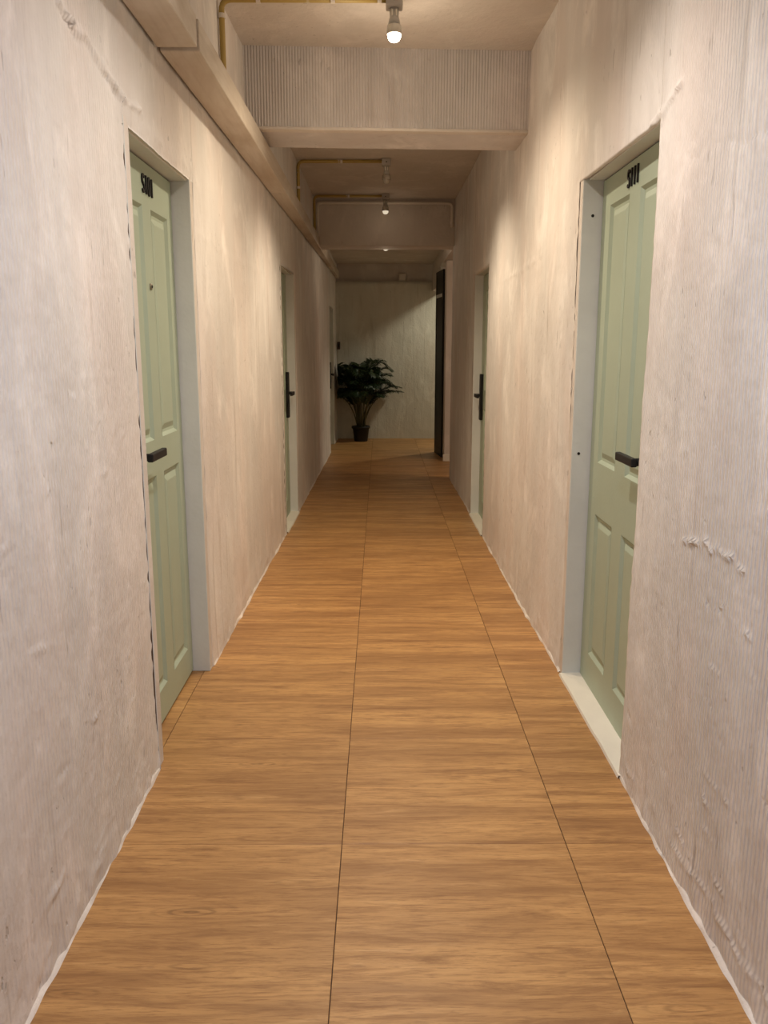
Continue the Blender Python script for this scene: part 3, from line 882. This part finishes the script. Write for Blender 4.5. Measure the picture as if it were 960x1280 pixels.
conduit([(0.020, 8.47, zc2 - 0.020), (x3, 8.47, zc2 - 0.020), (x3, 8.47, 2.474)], 0.0125, M['pipe'], 'yellow conduit just before the shaded beam',
        [((-0.30, 8.47, zc2 - 0.020), (1, 0, 0))])
x4 = xlu(8.70) + 0.030
conduit([(x4, 8.70, 2.474), (x4, 8.70, zc2 - 0.045), (0.722, 8.722, zc2 - 0.045), (0.722, 8.722, 2.56)], 0.015, M['white_pipe'], 'white painted conduit along the top of the shaded beam',
        [((0.722, 8.722, 2.60), (0, 0, 1)), ((0.0, 8.711, zc2 - 0.045), (1, 0, 0))])
# junction box and cable line on the end wall, small dark plate on its left
jb = empty('wall_junction_box', (0.335, YE + 0.10, 2.395))
tag(jb, 'pale junction box above the ledge on the end wall', 'box')
bm = bmesh.new(); bm_box(bm, (-0.055, -0.055, -0.058), (0.055, 0.0, 0.055), 0.006, 2); obj_from_bm('body', bm, M['white_pipe'], jb)
bm = bmesh.new(); bm_box(bm, (-0.046, -0.060, -0.047), (0.046, -0.054, 0.046), 0.003); obj_from_bm('cover', bm, M['white_pipe'], jb)
wp = empty('wall_switch', (-0.620, YE - 0.006, 1.40))
tag(wp, 'small dark wall plate on the end wall above the palm', 'switch')
box('plate', (-0.022, -0.018, -0.055), (0.022, 0.0, 0.055), M['darkwood'], wp, 0.003)
box('rocker', (-0.010, -0.023, -0.022), (0.010, -0.017, 0.022), M['black'], wp, 0.002)

# ------------------------------------------------------------------ potted palm
palm = empty('potted_palm', (-0.285, 12.42, 0.0))
tag(palm, 'bushy green palm in a black pot against the end wall', 'plant')
bm = bmesh.new()
bm_lathe(bm, [(0.0, 0.004), (0.092, 0.004), (0.096, 0.0), (0.100, 0.01), (0.122, 0.190), (0.138, 0.192), (0.140, 0.222), (0.132, 0.226), (0.126, 0.222), (0.120, 0.195), (0.0, 0.190)], 28)
pot = obj_from_bm('pot', bm, M['pot'], palm, True)
bm = bmesh.new(); bm_lathe(bm, [(0.0, 0.206), (0.06, 0.208), (0.119, 0.200)], 20); obj_from_bm('soil', bm, M['soil'], pot, True)
rp = random.Random(5)
def clampp(p):
    return Vector((max(p.x, -0.335), min(p.y, 0.30), p.z))
for i in range(42):
    ang = 2 * math.pi * i / 42 * 5.38 + rp.uniform(-.2, .2)
    tier = (i + 4) / 45.0
    lean = rp.uniform(0.16, 0.40) * (1.15 - 0.5 * tier)
    hgt = 0.49 + 0.66 * tier + rp.uniform(-.06, .06)
    reach = (0.42 - 0.10 * tier) * rp.uniform(0.8, 1.2)
    d = Vector((math.cos(ang), math.sin(ang), 0))
    b0 = d * rp.uniform(0.015, 0.06); b0.z = 0.20
    p1 = b0 + d * 0.05 + Vector((0, 0, 0.55 * hgt))
    p2 = b0 + d * (reach * 0.45) + Vector((0, 0, hgt * 1.0))
    p3 = b0 + d * reach * 1.15 + Vector((0, 0, hgt * rp.uniform(0.72, 0.92)))
    n = 16
    C = []
    for k in range(n + 1):
        t = k / n
        C.append(clampp(b0 * (1 - t) ** 3 + p1 * 3 * t * (1 - t) ** 2 + p2 * 3 * t * t * (1 - t) + p3 * t ** 3))
    bm = bmesh.new()
    bm_tube(bm, C, [0.0085 * (1 - 0.8 * k / n) + 0.001 for k in range(n + 1)], 6)
    st = obj_from_bm('stem', bm, M['stem'], palm, True)
    bm = bmesh.new()
    m = 26
    for k in range(m):
        t = 0.40 + 0.60 * k / (m - 1)
        f = t * n; a = min(int(f), n - 1); fr = f - a
        p = C[a].lerp(C[a + 1], fr)
        tg = (C[a + 1] - C[a])
        if tg.length < 1e-5: tg = d.copy()
        tg.normalize()
        side = tg.cross(Vector((0, 0, 1)))
        if side.length < 1e-3: side = Vector((1, 0, 0))
        side.normalize(); nr = side.cross(tg)
        u = (t - 0.40) / 0.60
        ln = 0.20 * math.sin(math.pi * (0.18 + 0.74 * u)) * rp.uniform(0.85, 1.15)
        for s in (-1, 1):
            dr = (tg * (0.55 + 0.35 * u) + side * s * 0.85 + nr * rp.uniform(0.05, 0.35)).normalized()
            w = 0.0115
            q = []
            for v_, wd, droop in ((0.0, 0.35, 0.0), (0.35, 1.0, 0.01), (0.72, 0.75, 0.05), (1.0, 0.05, 0.13)):
                cpt = p + dr * ln * v_ - Vector((0, 0, ln * droop * 2.6))
                ac = dr.cross(nr).normalized() * w * wd
                q.append((bm.verts.new(clampp(cpt + ac + nr * 0.003)), bm.verts.new(clampp(cpt)), bm.verts.new(clampp(cpt - ac + nr * 0.003))))
            for e in range(3):
                for h_ in range(2):
                    bm.faces.new((q[e][h_], q[e][h_ + 1], q[e + 1][h_ + 1], q[e + 1][h_]))
    me_o = obj_from_bm('frond', bm, M['leaf'], palm)
